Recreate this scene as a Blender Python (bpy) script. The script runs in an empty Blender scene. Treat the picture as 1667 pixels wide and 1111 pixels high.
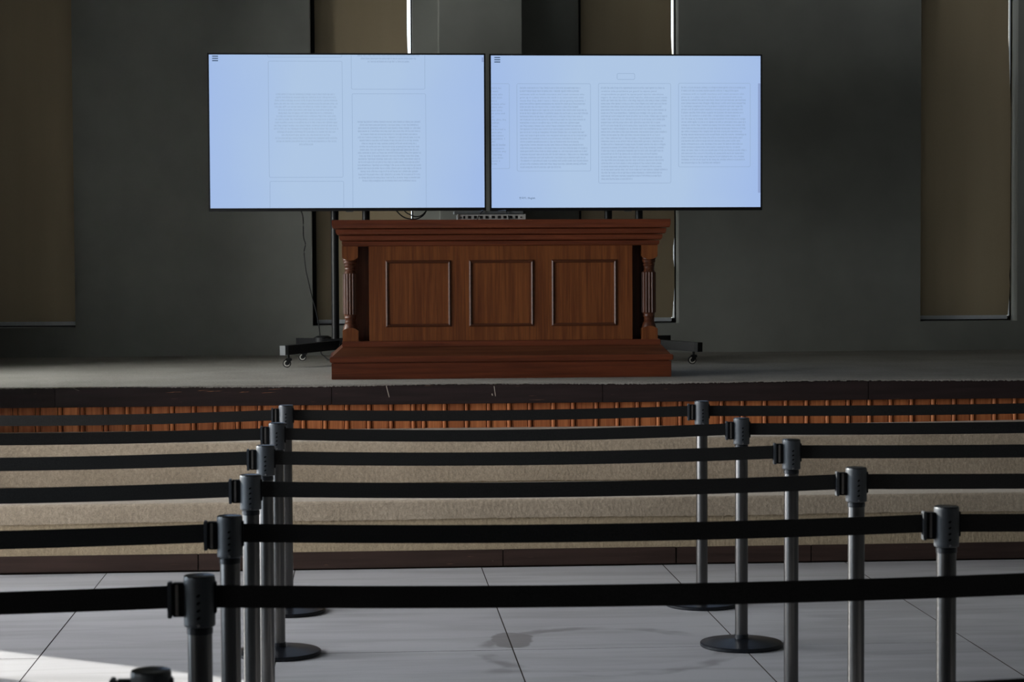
import bpy, bmesh, math, random
from mathutils import Vector, Matrix
S = bpy.context.scene
COL = S.collection
random.seed(7)
PI = math.pi

# ------------------------------------------------------------------ camera
cam_d = bpy.data.cameras.new('camera')
cam_d.sensor_width = 36.0
cam_d.lens = 3440 * 36.0 / 1667
cam_d.clip_end = 200
cam_d.dof.use_dof = True
cam_d.dof.focus_distance = 12.4
cam_d.dof.aperture_fstop = 11
cam = bpy.data.objects.new('camera', cam_d)
COL.objects.link(cam)
_R = Vector((0.99748901, -0.07065881, -0.00479597))
_U = Vector((0.00766767, 0.04042672, 0.99915309))
_F = Vector((0.07040508, 0.996681, -0.04086699))
cam.matrix_world = Matrix(((_R.x, _U.x, -_F.x, 0), (_R.y, _U.y, -_F.y, 0),
                           (_R.z, _U.z, -_F.z, 1.63), (0, 0, 0, 1)))
S.camera = cam

# ------------------------------------------------------------------ world, sun, window light, exposure
w = bpy.data.worlds.new('overcast_sky')
S.world = w
w.use_nodes = True
bg = w.node_tree.nodes['Background']
bg.inputs[0].default_value = (0.86, 0.93, 1.0, 1)
bg.inputs[1].default_value = 2.5

sun_d = bpy.data.lights.new('sun', 'SUN')
sun_d.energy = 19.0
sun_d.angle = math.radians(0.6)
sun_d.color = (1.0, 0.95, 0.88)
sun = bpy.data.objects.new('sun', sun_d)
COL.objects.link(sun)
_az = Vector((1.148, -0.767, 0)).normalized()
_el = math.radians(21.8)
_sd = Vector((_az.x * math.cos(_el), _az.y * math.cos(_el), -math.sin(_el)))
sun.rotation_euler = _sd.to_track_quat('-Z', 'Y').to_euler()
sun.location = (-12, 17, 7)


def window_light(name, y0, y1, z0, z1, x, power, color):
    d = bpy.data.lights.new(name, 'AREA')
    d.shape = 'RECTANGLE'
    d.size = z1 - z0
    d.size_y = y1 - y0
    d.energy = power
    d.color = color
    o = bpy.data.objects.new(name, d)
    COL.objects.link(o)
    o.location = (x, (y0 + y1) / 2, (z0 + z1) / 2)
    o.rotation_euler = (0, -PI / 2, 0)
    return o


# daylight coming through the glazed bays of the left wall
window_light('daylight_front_bay', -0.9, 3.2, 0.3, 3.3, -3.5, 55, (0.98, 0.98, 1.0))
window_light('daylight_hall_bay', 4.6, 7.4, 0.3, 3.3, -3.5, 200, (0.80, 0.89, 1.0))
window_light('daylight_sun_bay', 8.1, 11.3, 0.1, 3.3, -3.5, 440, (0.97, 0.965, 1.0))
window_light('daylight_stage_bay', 12.5, 14.3, 1.0, 3.5, -3.5, 270, (1.0, 0.99, 0.95))

S.view_settings.view_transform = 'Standard'
S.view_settings.look = 'None'
S.view_settings.gamma = 1.0
S.view_settings.use_curve_mapping = False
S.view_settings.exposure = 0.0


# ------------------------------------------------------------------ materials
def nmat(name):
    m = bpy.data.materials.new(name)
    m.use_nodes = True
    nt = m.node_tree
    return m, nt, nt.nodes['Principled BSDF']


def mixrgb(nt, fac, a, b, mode='MIX'):
    n = nt.nodes.new('ShaderNodeMix')
    n.data_type = 'RGBA'
    n.blend_type = mode
    for sock, v in ((n.inputs[0], fac), (n.inputs[6], a), (n.inputs[7], b)):
        if hasattr(v, 'links'):
            nt.links.new(v, sock)
        elif isinstance(v, (int, float)):
            sock.default_value = v
        else:
            sock.default_value = (*v, 1)
    return n.outputs[2]


def math_n(nt, op, a, b=None, c=None):
    n = nt.nodes.new('ShaderNodeMath')
    n.operation = op
    for i, v in enumerate((a, b, c)):
        if v is None:
            continue
        if hasattr(v, 'links'):
            nt.links.new(v, n.inputs[i])
        else:
            n.inputs[i].default_value = v
    return n.outputs[0]


def noise(nt, scale, detail=4, stretch=None, world=False, dist=0.0):
    if world:
        src = nt.nodes.new('ShaderNodeNewGeometry').outputs['Position']
    else:
        src = nt.nodes.new('ShaderNodeTexCoord').outputs['Object']
    mp = nt.nodes.new('ShaderNodeMapping')
    mp.inputs['Scale'].default_value = stretch or (1, 1, 1)
    nt.links.new(src, mp.inputs['Vector'])
    n = nt.nodes.new('ShaderNodeTexNoise')
    n.inputs['Scale'].default_value = scale
    n.inputs['Detail'].default_value = detail
    n.inputs['Distortion'].default_value = dist
    nt.links.new(mp.outputs[0], n.inputs['Vector'])
    return n.outputs['Fac']


def ramp(nt, fac, p0, p1, c0=(0, 0, 0), c1=(1, 1, 1)):
    r = nt.nodes.new('ShaderNodeValToRGB')
    r.color_ramp.elements[0].position = p0
    r.color_ramp.elements[1].position = p1
    r.color_ramp.elements[0].color = (*c0, 1)
    r.color_ramp.elements[1].color = (*c1, 1)
    nt.links.new(fac, r.inputs[0])
    return r.outputs[0]


def bump(nt, bsdf, h, strength=0.3, dist=0.01):
    b = nt.nodes.new('ShaderNodeBump')
    b.inputs['Strength'].default_value = strength
    b.inputs['Distance'].default_value = dist
    nt.links.new(h, b.inputs['Height'])
    nt.links.new(b.outputs[0], bsdf.inputs['Normal'])


def simple(name, c, rough=0.5, metal=0.0, var=0.12, scale=30, spec=0.5, bmp=0.0, stretch=None):
    m, nt, b = nmat(name)
    f = noise(nt, scale, 4, stretch)
    lo = tuple(x * (1 - var) for x in c)
    hi = tuple(min(1, x * (1 + var)) for x in c)
    nt.links.new(ramp(nt, f, 0.3, 0.7, lo, hi), b.inputs['Base Color'])
    b.inputs['Roughness'].default_value = rough
    b.inputs['Metallic'].default_value = metal
    b.inputs['Specular IOR Level'].default_value = spec
    if bmp:
        bump(nt, b, f, bmp, 0.002)
    return m


def wood(name, dark, light, axis='z', rough=0.38, scale=1.0, rnd=0.0):
    m, nt, b = nmat(name)
    st = {'z': (30, 30, 1.1), 'x': (1.1, 30, 30), 'y': (30, 1.1, 30)}[axis]
    f1 = noise(nt, 1.6 * scale, 6, st, dist=0.6)
    st2 = {'z': (120, 120, 3), 'x': (3, 120, 120), 'y': (120, 3, 120)}[axis]
    f2 = noise(nt, 2.5 * scale, 3, st2)
    c = ramp(nt, f1, 0.3, 0.72, dark, light)
    c2 = mixrgb(nt, 0.35, c, ramp(nt, f2, 0.35, 0.65, (0.45, 0.45, 0.45), (1.15, 1.15, 1.15)), 'MULTIPLY')
    if rnd:
        oi = nt.nodes.new('ShaderNodeObjectInfo')
        c2 = mixrgb(nt, rnd, c2, ramp(nt, oi.outputs['Random'], 0.0, 1.0, (0.62, 0.52, 0.5), (1.2, 1.2, 1.15)), 'MULTIPLY')
    nt.links.new(c2, b.inputs['Base Color'])
    b.inputs['Roughness'].default_value = rough
    b.inputs['Specular IOR Level'].default_value = 0.35
    bump(nt, b, f2, 0.08, 0.002)
    return m


def carpet(name, c0, c1, rib=False, sheen=0.15):
    m, nt, b = nmat(name)
    big = noise(nt, 2.2, 4, (1, 1, 1), world=True)
    f = noise(nt, 60, 3, (1.0, 1.0, 0.35) if rib else (1, 1, 0.8), world=True)
    fine = noise(nt, 170, 2, (1, 1, 1), world=True)
    c = ramp(nt, big, 0.3, 0.7, c0, c1)
    c = mixrgb(nt, 0.55, c, ramp(nt, f, 0.25, 0.75, (0.7, 0.7, 0.7), (1.25, 1.25, 1.25)), 'MULTIPLY')
    c = mixrgb(nt, 0.6, c, ramp(nt, fine, 0.3, 0.7, (0.7, 0.7, 0.7), (1.3, 1.3, 1.3)), 'MULTIPLY')
    nt.links.new(c, b.inputs['Base Color'])
    b.inputs['Roughness'].default_value = 0.95
    b.inputs['Specular IOR Level'].default_value = 0.1
    b.inputs['Sheen Weight'].default_value = sheen
    b.inputs['Sheen Roughness'].default_value = 0.6
    bump(nt, b, f, 0.35, 0.008)
    return m


def emit(name, c, s=1.0):
    m = bpy.data.materials.new(name)
    m.use_nodes = True
    nt = m.node_tree
    nt.nodes.clear()
    e = nt.nodes.new('ShaderNodeEmission')
    o = nt.nodes.new('ShaderNodeOutputMaterial')
    e.inputs[0].default_value = (*c, 1)
    e.inputs[1].default_value = s
    nt.links.new(e.outputs[0], o.inputs[0])
    return m


M = {}
M['wall'] = simple('painted_plaster_green_grey', (0.195, 0.198, 0.182), 0.85, 0, 0.08, 3, 0.2, 0.03)
M['ceiling'] = simple('ceiling_paint', (0.17, 0.17, 0.165), 0.9, 0, 0.05, 3, 0.2)
M['ground'] = simple('outside_paving', (0.32, 0.31, 0.29), 0.9, 0, 0.2, 2, 0.2)
M['carpet'] = carpet('tan_carpet', (0.315, 0.25, 0.18), (0.385, 0.31, 0.23))
M['carpet_rib'] = carpet('tan_carpet_ribbed', (0.33, 0.255, 0.165), (0.39, 0.305, 0.20), True)
M['stage_carpet'] = carpet('stage_carpet_beige', (0.215, 0.20, 0.181), (0.265, 0.25, 0.228), False, 0.0)
M['desk_v'] = wood('red_brown_wood_upright_grain', (0.092, 0.0235, 0.006), (0.200, 0.064, 0.0165), 'z', 0.42)
M['desk_h'] = wood('red_brown_wood_level_grain', (0.08, 0.018, 0.0062), (0.150, 0.036, 0.0125), 'x', 0.42)
M['desk_dark'] = wood('red_brown_wood_polished', (0.042, 0.012, 0.005), (0.098, 0.029, 0.0105), 'z', 0.40)
M['desk_edge'] = wood('dark_wood_moulding', (0.055, 0.017, 0.007), (0.10, 0.032, 0.0135), 'x', 0.40)
M['wain'] = wood('orange_brown_boards', (0.37, 0.110, 0.034), (0.60, 0.215, 0.075), 'z', 0.6, rnd=0.55)
M['black'] = simple('black_powder_coat', (0.008, 0.008, 0.009), 0.42, 0, 0.15, 40, 0.22)
M['black_base'] = simple('black_lacquered_base', (0.007, 0.008, 0.011), 0.33, 0, 0.15, 40, 0.3)
M['plastic'] = simple('black_plastic', (0.009, 0.009, 0.010), 0.5, 0, 0.15, 40, 0.15)
M['belt'] = simple('black_woven_webbing', (0.026, 0.0245, 0.0235), 1.0, 0, 0.2, 300, 0.0, 0.1)
M['pole'] = simple('brushed_steel_grey', (0.12, 0.115, 0.113), 0.28, 1.0, 0.05, 60, 0.5, 0.02, (1, 1, 0.02))
M['head'] = simple('dark_grey_satin_metal', (0.055, 0.058, 0.064), 0.45, 0.2, 0.06, 60, 0.5)
M['cap_top'] = simple('glossy_black_cap', (0.008, 0.0085, 0.010), 0.22, 0, 0.1, 60, 0.5)
M['collar'] = simple('dark_collar_ring', (0.02, 0.021, 0.024), 0.3, 0.5, 0.06, 60, 0.5)
M['rail'] = simple('dull_alloy_rail', (0.30, 0.27, 0.25), 0.35, 0.9, 0.08, 60)
M['chrome'] = simple('bright_metal', (0.65, 0.65, 0.66), 0.22, 1.0, 0.04, 60)
M['hem'] = simple('grey_hem_bar', (0.50, 0.52, 0.55), 0.5, 0.0, 0.05, 40)
M['cap'] = simple('silver_end_cap', (0.07, 0.073, 0.08), 0.5, 0.3, 0.05, 40)
M['rack'] = simple('bare_steel_grey', (0.50, 0.49, 0.46), 0.5, 0.2, 0.1, 60)
M['rack_dark'] = simple('dark_steel', (0.13, 0.135, 0.135), 0.5, 0.2, 0.1, 60)
M['tyre'] = simple('caster_ring_pale', (0.45, 0.43, 0.40), 0.5, 0, 0.08, 60)
M['slot'] = simple('dark_opening', (0.004, 0.004, 0.004), 0.9, 0, 0.1, 40, 0.1)
M['scratch'] = simple('scratched_pale_wood', (0.42, 0.36, 0.30), 0.8, 0, 0.2, 60)
M['chip'] = simple('chipped_orange_wood', (0.30, 0.13, 0.05), 0.8, 0, 0.3, 90)
M['screen'] = None


def dark_board(name, c0, c1):
    m, nt, b = nmat(name)
    f1 = noise(nt, 2.2, 5, (1.0, 8, 14))
    sc = noise(nt, 5.5, 6, (1.2, 9, 26), world=True, dist=0.4)
    sp = noise(nt, 46, 2, (1, 1, 1), world=True)
    c = ramp(nt, f1, 0.3, 0.7, c0, c1)
    mask = math_n(nt, 'MULTIPLY', ramp(nt, sc, 0.715, 0.74), 0.7)
    c = mixrgb(nt, mask, c, (0.24, 0.13, 0.08))
    c = mixrgb(nt, math_n(nt, 'MULTIPLY', ramp(nt, sp, 0.80, 0.83), 0.6), c, (0.4, 0.36, 0.32))
    nt.links.new(c, b.inputs['Base Color'])
    b.inputs['Roughness'].default_value = 0.6
    b.inputs['Specular IOR Level'].default_value = 0.2
    bump(nt, b, f1, 0.06, 0.003)
    return m


M['fascia'] = dark_board('dark_stained_fascia', (0.016, 0.010, 0.010), (0.027, 0.0165, 0.0165))
M['kick'] = dark_board('dark_stained_kickboard', (0.030, 0.0175, 0.014), (0.052, 0.030, 0.0235))


def floor_mat():
    m, nt, b = nmat('grey_porcelain_tile')
    big = noise(nt, 0.9, 5, (0.6, 1.4, 1), world=True)
    streak = noise(nt, 2.2, 5, (0.5, 3.2, 1), world=True, dist=0.8)
    grain = noise(nt, 240, 2, (1, 1, 1), world=True)
    oi = nt.nodes.new('ShaderNodeObjectInfo')
    c = ramp(nt, big, 0.3, 0.7, (0.365, 0.355, 0.37), (0.44, 0.432, 0.445))
    c = mixrgb(nt, 0.5, c, ramp(nt, streak, 0.36, 0.56, (0.72, 0.71, 0.69), (1.06, 1.06, 1.06)), 'MULTIPLY')
    c = mixrgb(nt, 0.25, c, ramp(nt, grain, 0.3, 0.7, (0.75, 0.75, 0.75), (1.2, 1.2, 1.2)), 'MULTIPLY')
    c = mixrgb(nt, 0.25, c, ramp(nt, oi.outputs['Random'], 0, 1, (0.9, 0.9, 0.9), (1.08, 1.08, 1.08)), 'MULTIPLY')
    # damp stains left on the tiles: a blotch on a joint and a broken ring beside it
    pos = nt.nodes.new('ShaderNodeNewGeometry').outputs['Position']
    sep = nt.nodes.new('ShaderNodeSeparateXYZ')
    nt.links.new(pos, sep.inputs[0])
    wob = math_n(nt, 'SUBTRACT', noise(nt, 9, 4, (1, 1, 1), world=True), 0.5)

    def ell(cx, cy, rx, ry, soft=0.25, amp=0.9):
        dx = math_n(nt, 'DIVIDE', math_n(nt, 'SUBTRACT', sep.outputs[0], cx), rx)
        dy = math_n(nt, 'DIVIDE', math_n(nt, 'SUBTRACT', sep.outputs[1], cy), ry)
        d = math_n(nt, 'SQRT', math_n(nt, 'ADD', math_n(nt, 'MULTIPLY', dx, dx), math_n(nt, 'MULTIPLY', dy, dy)))
        d = math_n(nt, 'ADD', d, math_n(nt, 'MULTIPLY', wob, amp))
        return ramp(nt, d, 1.0 - soft, 1.0, (1, 1, 1), (0, 0, 0))
    blot = ell(0.62, 8.865, 0.095, 0.19, 0.12, 1.0)
    dx = math_n(nt, 'SUBTRACT', sep.outputs[0], 0.985)
    dy = math_n(nt, 'SUBTRACT', sep.outputs[1], 8.60)
    rr = math_n(nt, 'SQRT', math_n(nt, 'ADD', math_n(nt, 'MULTIPLY', dx, dx), math_n(nt, 'MULTIPLY', dy, dy)))
    rr = math_n(nt, 'ADD', rr, math_n(nt, 'MULTIPLY', wob, 0.10))
    band = math_n(nt, 'ABSOLUTE', math_n(nt, 'SUBTRACT', rr, 0.50))
    ring = ramp(nt, band, 0.022, 0.052, (1, 1, 1), (0, 0, 0))
    brk = noise(nt, 2.6, 2, (1, 1, 1), world=True)
    ring = math_n(nt, 'MULTIPLY', ring, ramp(nt, brk, 0.42, 0.54))
    st = math_n(nt, 'MAXIMUM', math_n(nt, 'MULTIPLY', blot, 0.62), math_n(nt, 'MULTIPLY', ring, 0.5))
    sm2 = ell(0.545, 8.19, 0.10, 0.07, 0.6, 1.2)
    st = math_n(nt, 'MAXIMUM', st, math_n(nt, 'MULTIPLY', sm2, 0.38))
    c = mixrgb(nt, st, c, (0.12, 0.105, 0.10))
    nt.links.new(c, b.inputs['Base Color'])
    b.inputs['Roughness'].default_value = 0.55
    b.inputs['Specular IOR Level'].default_value = 0.3
    bump(nt, b, grain, 0.03, 0.002)
    return m


M['tile'] = floor_mat()
M['grout'] = simple('brown_grout', (0.045, 0.033, 0.024), 0.95, 0, 0.2, 30, 0.1)


def blind_mat():
    m, nt, b = nmat('tan_roller_fabric')
    f = noise(nt, 1.3, 3, (3, 1, 0.25), world=True)
    g = noise(nt, 260, 2, (1, 1, 1), world=True)
    c = ramp(nt, f, 0.3, 0.7, (0.23, 0.178, 0.115), (0.27, 0.213, 0.14))
    c = mixrgb(nt, 0.25, c, ramp(nt, g, 0.3, 0.7, (0.8, 0.8, 0.8), (1.15, 1.15, 1.15)), 'MULTIPLY')
    nt.links.new(c, b.inputs['Base Color'])
    b.inputs['Roughness'].default_value = 0.9
    b.inputs['Specular IOR Level'].default_value = 0.1
    tr = nt.nodes.new('ShaderNodeBsdfTranslucent')
    tr.inputs[0].default_value = (0.75, 0.6, 0.4, 1)
    mx = nt.nodes.new('ShaderNodeMixShader')
    mx.inputs[0].default_value = 0.03
    nt.links.new(b.outputs[0], mx.inputs[1])
    nt.links.new(tr.outputs[0], mx.inputs[2])
    nt.links.new(mx.outputs[0], nt.nodes['Material Output'].inputs[0])
    return m


M['blind'] = blind_mat()
mg, ntg, bg_ = nmat('window_glass')
ntg.nodes.remove(bg_)
_t = ntg.nodes.new('ShaderNodeBsdfTransparent')
_t.inputs[0].default_value = (0.93, 0.95, 0.95, 1)
_g = ntg.nodes.new('ShaderNodeBsdfGlossy')
_g.inputs['Roughness'].default_value = 0.02
_fr = ntg.nodes.new('ShaderNodeFresnel')
_mx = ntg.nodes.new('ShaderNodeMixShader')
ntg.links.new(_fr.outputs[0], _mx.inputs[0])
ntg.links.new(_t.outputs[0], _mx.inputs[1])
ntg.links.new(_g.outputs[0], _mx.inputs[2])
ntg.links.new(_mx.outputs[0], ntg.nodes['Material Output'].inputs[0])
M['glass'] = mg


def screen_mat():
    # a lit panel whose backlight is a little bluer towards its short edges
    m = bpy.data.materials.new('lit_screen_panel')
    m.use_nodes = True
    nt = m.node_tree
    nt.nodes.clear()
    tc = nt.nodes.new('ShaderNodeTexCoord')
    sep = nt.nodes.new('ShaderNodeSeparateXYZ')
    nt.links.new(tc.outputs['Generated'], sep.inputs[0])
    d = math_n(nt, 'ABSOLUTE', math_n(nt, 'SUBTRACT', sep.outputs[0], 0.5))
    n = noise(nt, 1.6, 2, (1, 1, 1))
    d = math_n(nt, 'ADD', d, math_n(nt, 'MULTIPLY', math_n(nt, 'SUBTRACT', n, 0.5), 0.25))
    c = ramp(nt, d, 0.18, 0.52, (0.425, 0.565, 0.775), (0.36, 0.50, 0.80))
    e = nt.nodes.new('ShaderNodeEmission')
    o = nt.nodes.new('ShaderNodeOutputMaterial')
    nt.links.new(c, e.inputs[0])
    e.inputs[1].default_value = 1.0
    nt.links.new(e.outputs[0], o.inputs[0])
    return m


M['screen'] = screen_mat()
M['ink'] = emit('screen_text_grey_blue', (0.265, 0.36, 0.53))
M['ink_faint'] = emit('screen_text_pale_blue', (0.31, 0.415, 0.575))
M['line'] = emit('screen_card_outline', (0.295, 0.405, 0.585))
M['menu'] = emit('screen_menu_bars', (0.05, 0.085, 0.15))
M['scroll'] = emit('screen_scroll_bar', (0.27, 0.36, 0.60))


# ------------------------------------------------------------------ mesh helpers
class MB:
    def __init__(s):
        s.v, s.f, s.sm = [], [], []

    def add(s, vs, fs, smooth=False):
        n = len(s.v)
        s.v += [tuple(p) for p in vs]
        s.f += [tuple(i + n for i in f) for f in fs]
        s.sm += [smooth] * len(fs)
        return s

    def box(s, x0, x1, y0, y1, z0, z1, ch=0.0):
        if ch <= 0:
            vs = [(x, y, z) for z in (z0, z1) for y in (y0, y1) for x in (x0, x1)]
            fs = [(0, 2, 3, 1), (4, 5, 7, 6), (0, 1, 5, 4), (2, 6, 7, 3), (0, 4, 6, 2), (1, 3, 7, 5)]
            return s.add(vs, fs)
        bm = bmesh.new()
        bmesh.ops.create_cube(bm, size=1)
        for v in bm.verts:
            v.co = Vector(((x0 + x1) / 2 + v.co.x * (x1 - x0), (y0 + y1) / 2 + v.co.y * (y1 - y0), (z0 + z1) / 2 + v.co.z * (z1 - z0)))
        bmesh.ops.bevel(bm, geom=list(bm.edges), offset=ch, segments=2, affect='EDGES')
        return s.bm(bm)

    def bm(s, bm, smooth=False):
        bm.verts.ensure_lookup_table()
        bm.verts.index_update()
        s.add([v.co[:] for v in bm.verts], [[v.index for v in f.verts] for f in bm.faces], smooth)
        bm.free()
        return s

    def lathe(s, cx, cy, prof, n=28, cap=True, smooth=True):
        vs, fs = [], []
        k = len(prof)
        for i in range(n):
            a = 2 * PI * i / n
            for r, z in prof:
                vs.append((cx + r * math.cos(a), cy + r * math.sin(a), z))
        for i in range(n):
            j = (i + 1) % n
            for q in range(k - 1):
                fs.append((i * k + q, j * k + q, j * k + q + 1, i * k + q + 1))
        s.add(vs, fs, smooth)
        if cap:
            s.add([vs[i * k] for i in range(n)], [tuple(range(n))[::-1]])
            s.add([vs[i * k + k - 1] for i in range(n)], [tuple(range(n))])
        return s

    def tube(s, pts, r, n=8, smooth=True):
        pts = [Vector(p) for p in pts]
        vs, fs = [], []
        up = Vector((0, 0, 1))
        for i, p in enumerate(pts):
            t = (pts[min(i + 1, len(pts) - 1)] - pts[max(i - 1, 0)]).normalized()
            a = t.cross(up)
            if a.length < 1e-3:
                a = t.cross(Vector((1, 0, 0)))
            a.normalize()
            b = t.cross(a).normalized()
            for k in range(n):
                q = 2 * PI * k / n
                vs.append(p + a * r * math.cos(q) + b * r * math.sin(q))
        for i in range(len(pts) - 1):
            for k in range(n):
                l = (k + 1) % n
                fs.append((i * n + k, i * n + l, (i + 1) * n + l, (i + 1) * n + k))
        fs.append(tuple(range(n))[::-1])
        fs.append(tuple((len(pts) - 1) * n + k for k in range(n)))
        return s.add(vs, fs, smooth)

    def bar(s, p0, p1, wid, hgt):
        """rectangular bar between two points, flat sides upright"""
        p0, p1 = Vector(p0), Vector(p1)
        t = (p1 - p0).normalized()
        a = t.cross(Vector((0, 0, 1))).normalized() * wid / 2
        b = a.cross(t).normalized() * hgt / 2
        vs = [p + sa * a + sb * b for p in (p0, p1) for sa, sb in ((-1, -1), (1, -1), (1, 1), (-1, 1))]
        fs = [(3, 2, 1, 0), (4, 5, 6, 7), (0, 1, 5, 4), (1, 2, 6, 5), (2, 3, 7, 6), (3, 0, 4, 7)]
        return s.add(vs, fs)

    def sweep_x(s, prof, xs, jit=None, closed=True, smooth=False, dz=None):
        """profile of (y, z) points extruded through the stations xs"""
        k = len(prof)
        vs, fs = [], []
        for i, x in enumerate(xs):
            for q, (y, z) in enumerate(prof):
                j = jit(i, q) if jit else 0.0
                vs.append((x, y, z + j + (dz(x, q) if dz else 0)))
        m = k if closed else k - 1
        for i in range(len(xs) - 1):
            for q in range(m):
                r = (q + 1) % k
                fs.append((i * k + q, i * k + r, (i + 1) * k + r, (i + 1) * k + q))
        if closed:
            fs.append(tuple(range(k))[::-1])
            fs.append(tuple((len(xs) - 1) * k + q for q in range(k)))
        return s.add(vs, fs, smooth)

    def build(s, name, mat, parent=None, origin=None, bev=0.0):
        o0 = Vector(origin if origin else (parent.get('_o', (0, 0, 0)) if parent else (0, 0, 0)))
        me = bpy.data.meshes.new(name)
        me.from_pydata([Vector(p) - o0 for p in s.v], [], s.f)
        me.polygons.foreach_set('use_smooth', s.sm)
        bm = bmesh.new()
        bm.from_mesh(me)
        bmesh.ops.recalc_face_normals(bm, faces=bm.faces)
        if any(s.sm):
            for e in bm.edges:
                if len(e.link_faces) == 2 and e.calc_face_angle(0) > 0.55:
                    e.smooth = False
        bm.to_mesh(me)
        bm.free()
        me.materials.append(mat)
        me.update()
        o = bpy.data.objects.new(name, me)
        COL.objects.link(o)
        if parent:
            o.parent = parent
            o['_o'] = tuple(o0)
        else:
            o.location = o0
            o['_o'] = tuple(o0)
        if bev:
            md = o.modifiers.new('bevel', 'BEVEL')
            md.width = bev
            md.segments = 2
            md.limit_method = 'ANGLE'
        return o


def tag(o, label=None, cat=None, group=None, kind=None):
    if label:
        o['label'] = label
    if cat:
        o['category'] = cat
    if group:
        o['group'] = group
    if kind:
        o['kind'] = kind
    return o


def thing(name, loc, label, cat, group=None, kind=None):
    o = bpy.data.objects.new(name, None)
    o.empty_display_size = 0.1
    COL.objects.link(o)
    o.location = loc
    o['_o'] = tuple(loc)
    return tag(o, label, cat, group, kind)


def copy_tree(o, parent=None):
    c = o.copy()
    COL.objects.link(c)
    if parent:
        c.parent = parent
    for ch in list(o.children):
        copy_tree(ch, c)
    return c


def smooth_pts(pts, n=6):
    P = [Vector(p) for p in pts]
    out = []
    for i in range(len(P) - 1):
        a, b, c, d = P[max(i - 1, 0)], P[i], P[i + 1], P[min(i + 2, len(P) - 1)]
        for k in range(n):
            t = k / n
            out.append(0.5 * ((2 * b) + (c - a) * t + (2 * a - 5 * b + 4 * c - d) * t * t + (3 * b - a - 3 * c + d) * t ** 3))
    out.append(P[-1])
    return out


# ================================================================== SETTING
XL, XR = -3.2, 7.0
YF, YW = -3.0, 16.15
ZC = 4.6
D0, D1, D2, DF = 10.95, 11.75, 12.55, 12.50
ZA, ZB, ZS = 0.358, 0.600, 0.870

# back wall: piers and sills around three window openings
WIN = [(-2.95, -2.165), (-0.380, 0.394), (1.660, 2.432), (4.323, 5.089)]
ZW0, ZW1 = 1.095, 4.3
TH = 0.36
m = MB()
xs = [XL - 0.3] + [v for a in WIN for v in a] + [XR + 0.3]
for i in range(0, len(xs), 2):
    m.box(xs[i], xs[i + 1], YW, YW + TH, 0, ZC)
for a, b in WIN:
    m.box(a, b, YW, YW + TH, 0, ZW0)
    m.box(a, b, YW, YW + TH, ZW1, ZC)
wb = tag(m.build('wall_back', M['wall']), kind='structure')
MB().box(0.585, 1.199, 15.80, YW, ZS, ZC).build('pilaster', M['wall'], wb)

# left wall with four openings
m = MB()
LT = 0.12
lw = [(-1.0, 3.3, 0.2, 3.4), (4.5, 7.5, 0.2, 3.4), (8.0, 11.4, 0.0, 3.4), (12.4, 14.4, 0.88, 3.6)]
ys = [YF] + [v for a in lw for v in a[:2]] + [YW]
for i in range(0, len(ys), 2):
    m.box(XL - LT, XL, ys[i], ys[i + 1], 0, ZC)
for a, b, z0, z1 in lw:
    if z0 > 0:
        m.box(XL - LT, XL, a, b, 0, z0)
    m.box(XL - LT, XL, a, b, z1, ZC)
wl = tag(m.build('wall_left', M['wall']), kind='structure')
MB().box(XL, -2.95, 14.5, 14.7, ZS, ZC).build('shading_pier', M['wall'], wl)  # unseen pier, added to keep the back left corner darker
tag(MB().box(XR, XR + 0.3, YF, YW, 0, ZC).build('wall_right', M['wall']), kind='structure')
tag(MB().box(XL - LT, XR + 0.3, YF - 0.3, YF, 0, ZC).build('wall_front', M['wall']), kind='structure')
tag(MB().box(XL - LT, XR + 0.3, YF - 0.3, YW + TH, ZC, ZC + 0.2).build('ceiling', M['ceiling']), kind='structure')
tag(MB().box(-60, 60, -60, 80, -0.5, -0.3).build('ground', M['ground']), kind='structure')

# unseen wall added outside to mask the low sun; two gaps let strips through
tag(MB().box(-5.2, -5.1, -14, 9.60, -0.3, 6.5).box(-5.2, -5.1, 10.22, 10.71, -0.3, 6.5).box(-5.2, -5.1, 11.28, 22, -0.3, 6.5).build('sun_mask_wall', M['ground']), kind='structure')
# floor: grout bed with separate tiles
fl = tag(MB().box(XL - LT, XR + 0.3, YF - 0.3, YW + TH, -0.3, -0.0022).build('floor', M['grout']), kind='structure')
tx = [XL] + [-1.325 - 0.9645, -1.325, -0.360, 0.608, 1.560, 2.527, 3.49, 4.455, 5.42, 6.385] + [XR]
ty = [YF + 0.0, -0.645, 0.515, 1.675, 2.835, 3.995, 5.155, 6.315, 7.475, 8.635, 9.795, 10.94]
g = 0.0019
for i in range(len(tx) - 1):
    for j in range(len(ty) - 1):
        a, b, c, d = tx[i] + g, tx[i + 1] - g, ty[j] + g * 0.35, ty[j + 1] - g * 0.35
        dz = random.uniform(-0.0006, 0.0006)
        mm = MB()
        e = 0.0006
        mm.add([(a, c, -0.006), (b, c, -0.006), (b, d, -0.006), (a, d, -0.006),
                (a + e, c + e * .4, dz), (b - e, c + e * .4, dz), (b - e, d - e * .4, dz), (a + e, d - e * .4, dz)],
               [(3, 2, 1, 0), (4, 5, 6, 7), (0, 1, 5, 4), (1, 2, 6, 5), (2, 3, 7, 6), (3, 0, 4, 7)])
        to = mm.build('tile', M['tile'], fl)
        to.data.materials.append(M['grout'])
        for p in to.data.polygons:
            if abs(p.normal.z) < 0.9:
                p.material_index = 1

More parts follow.
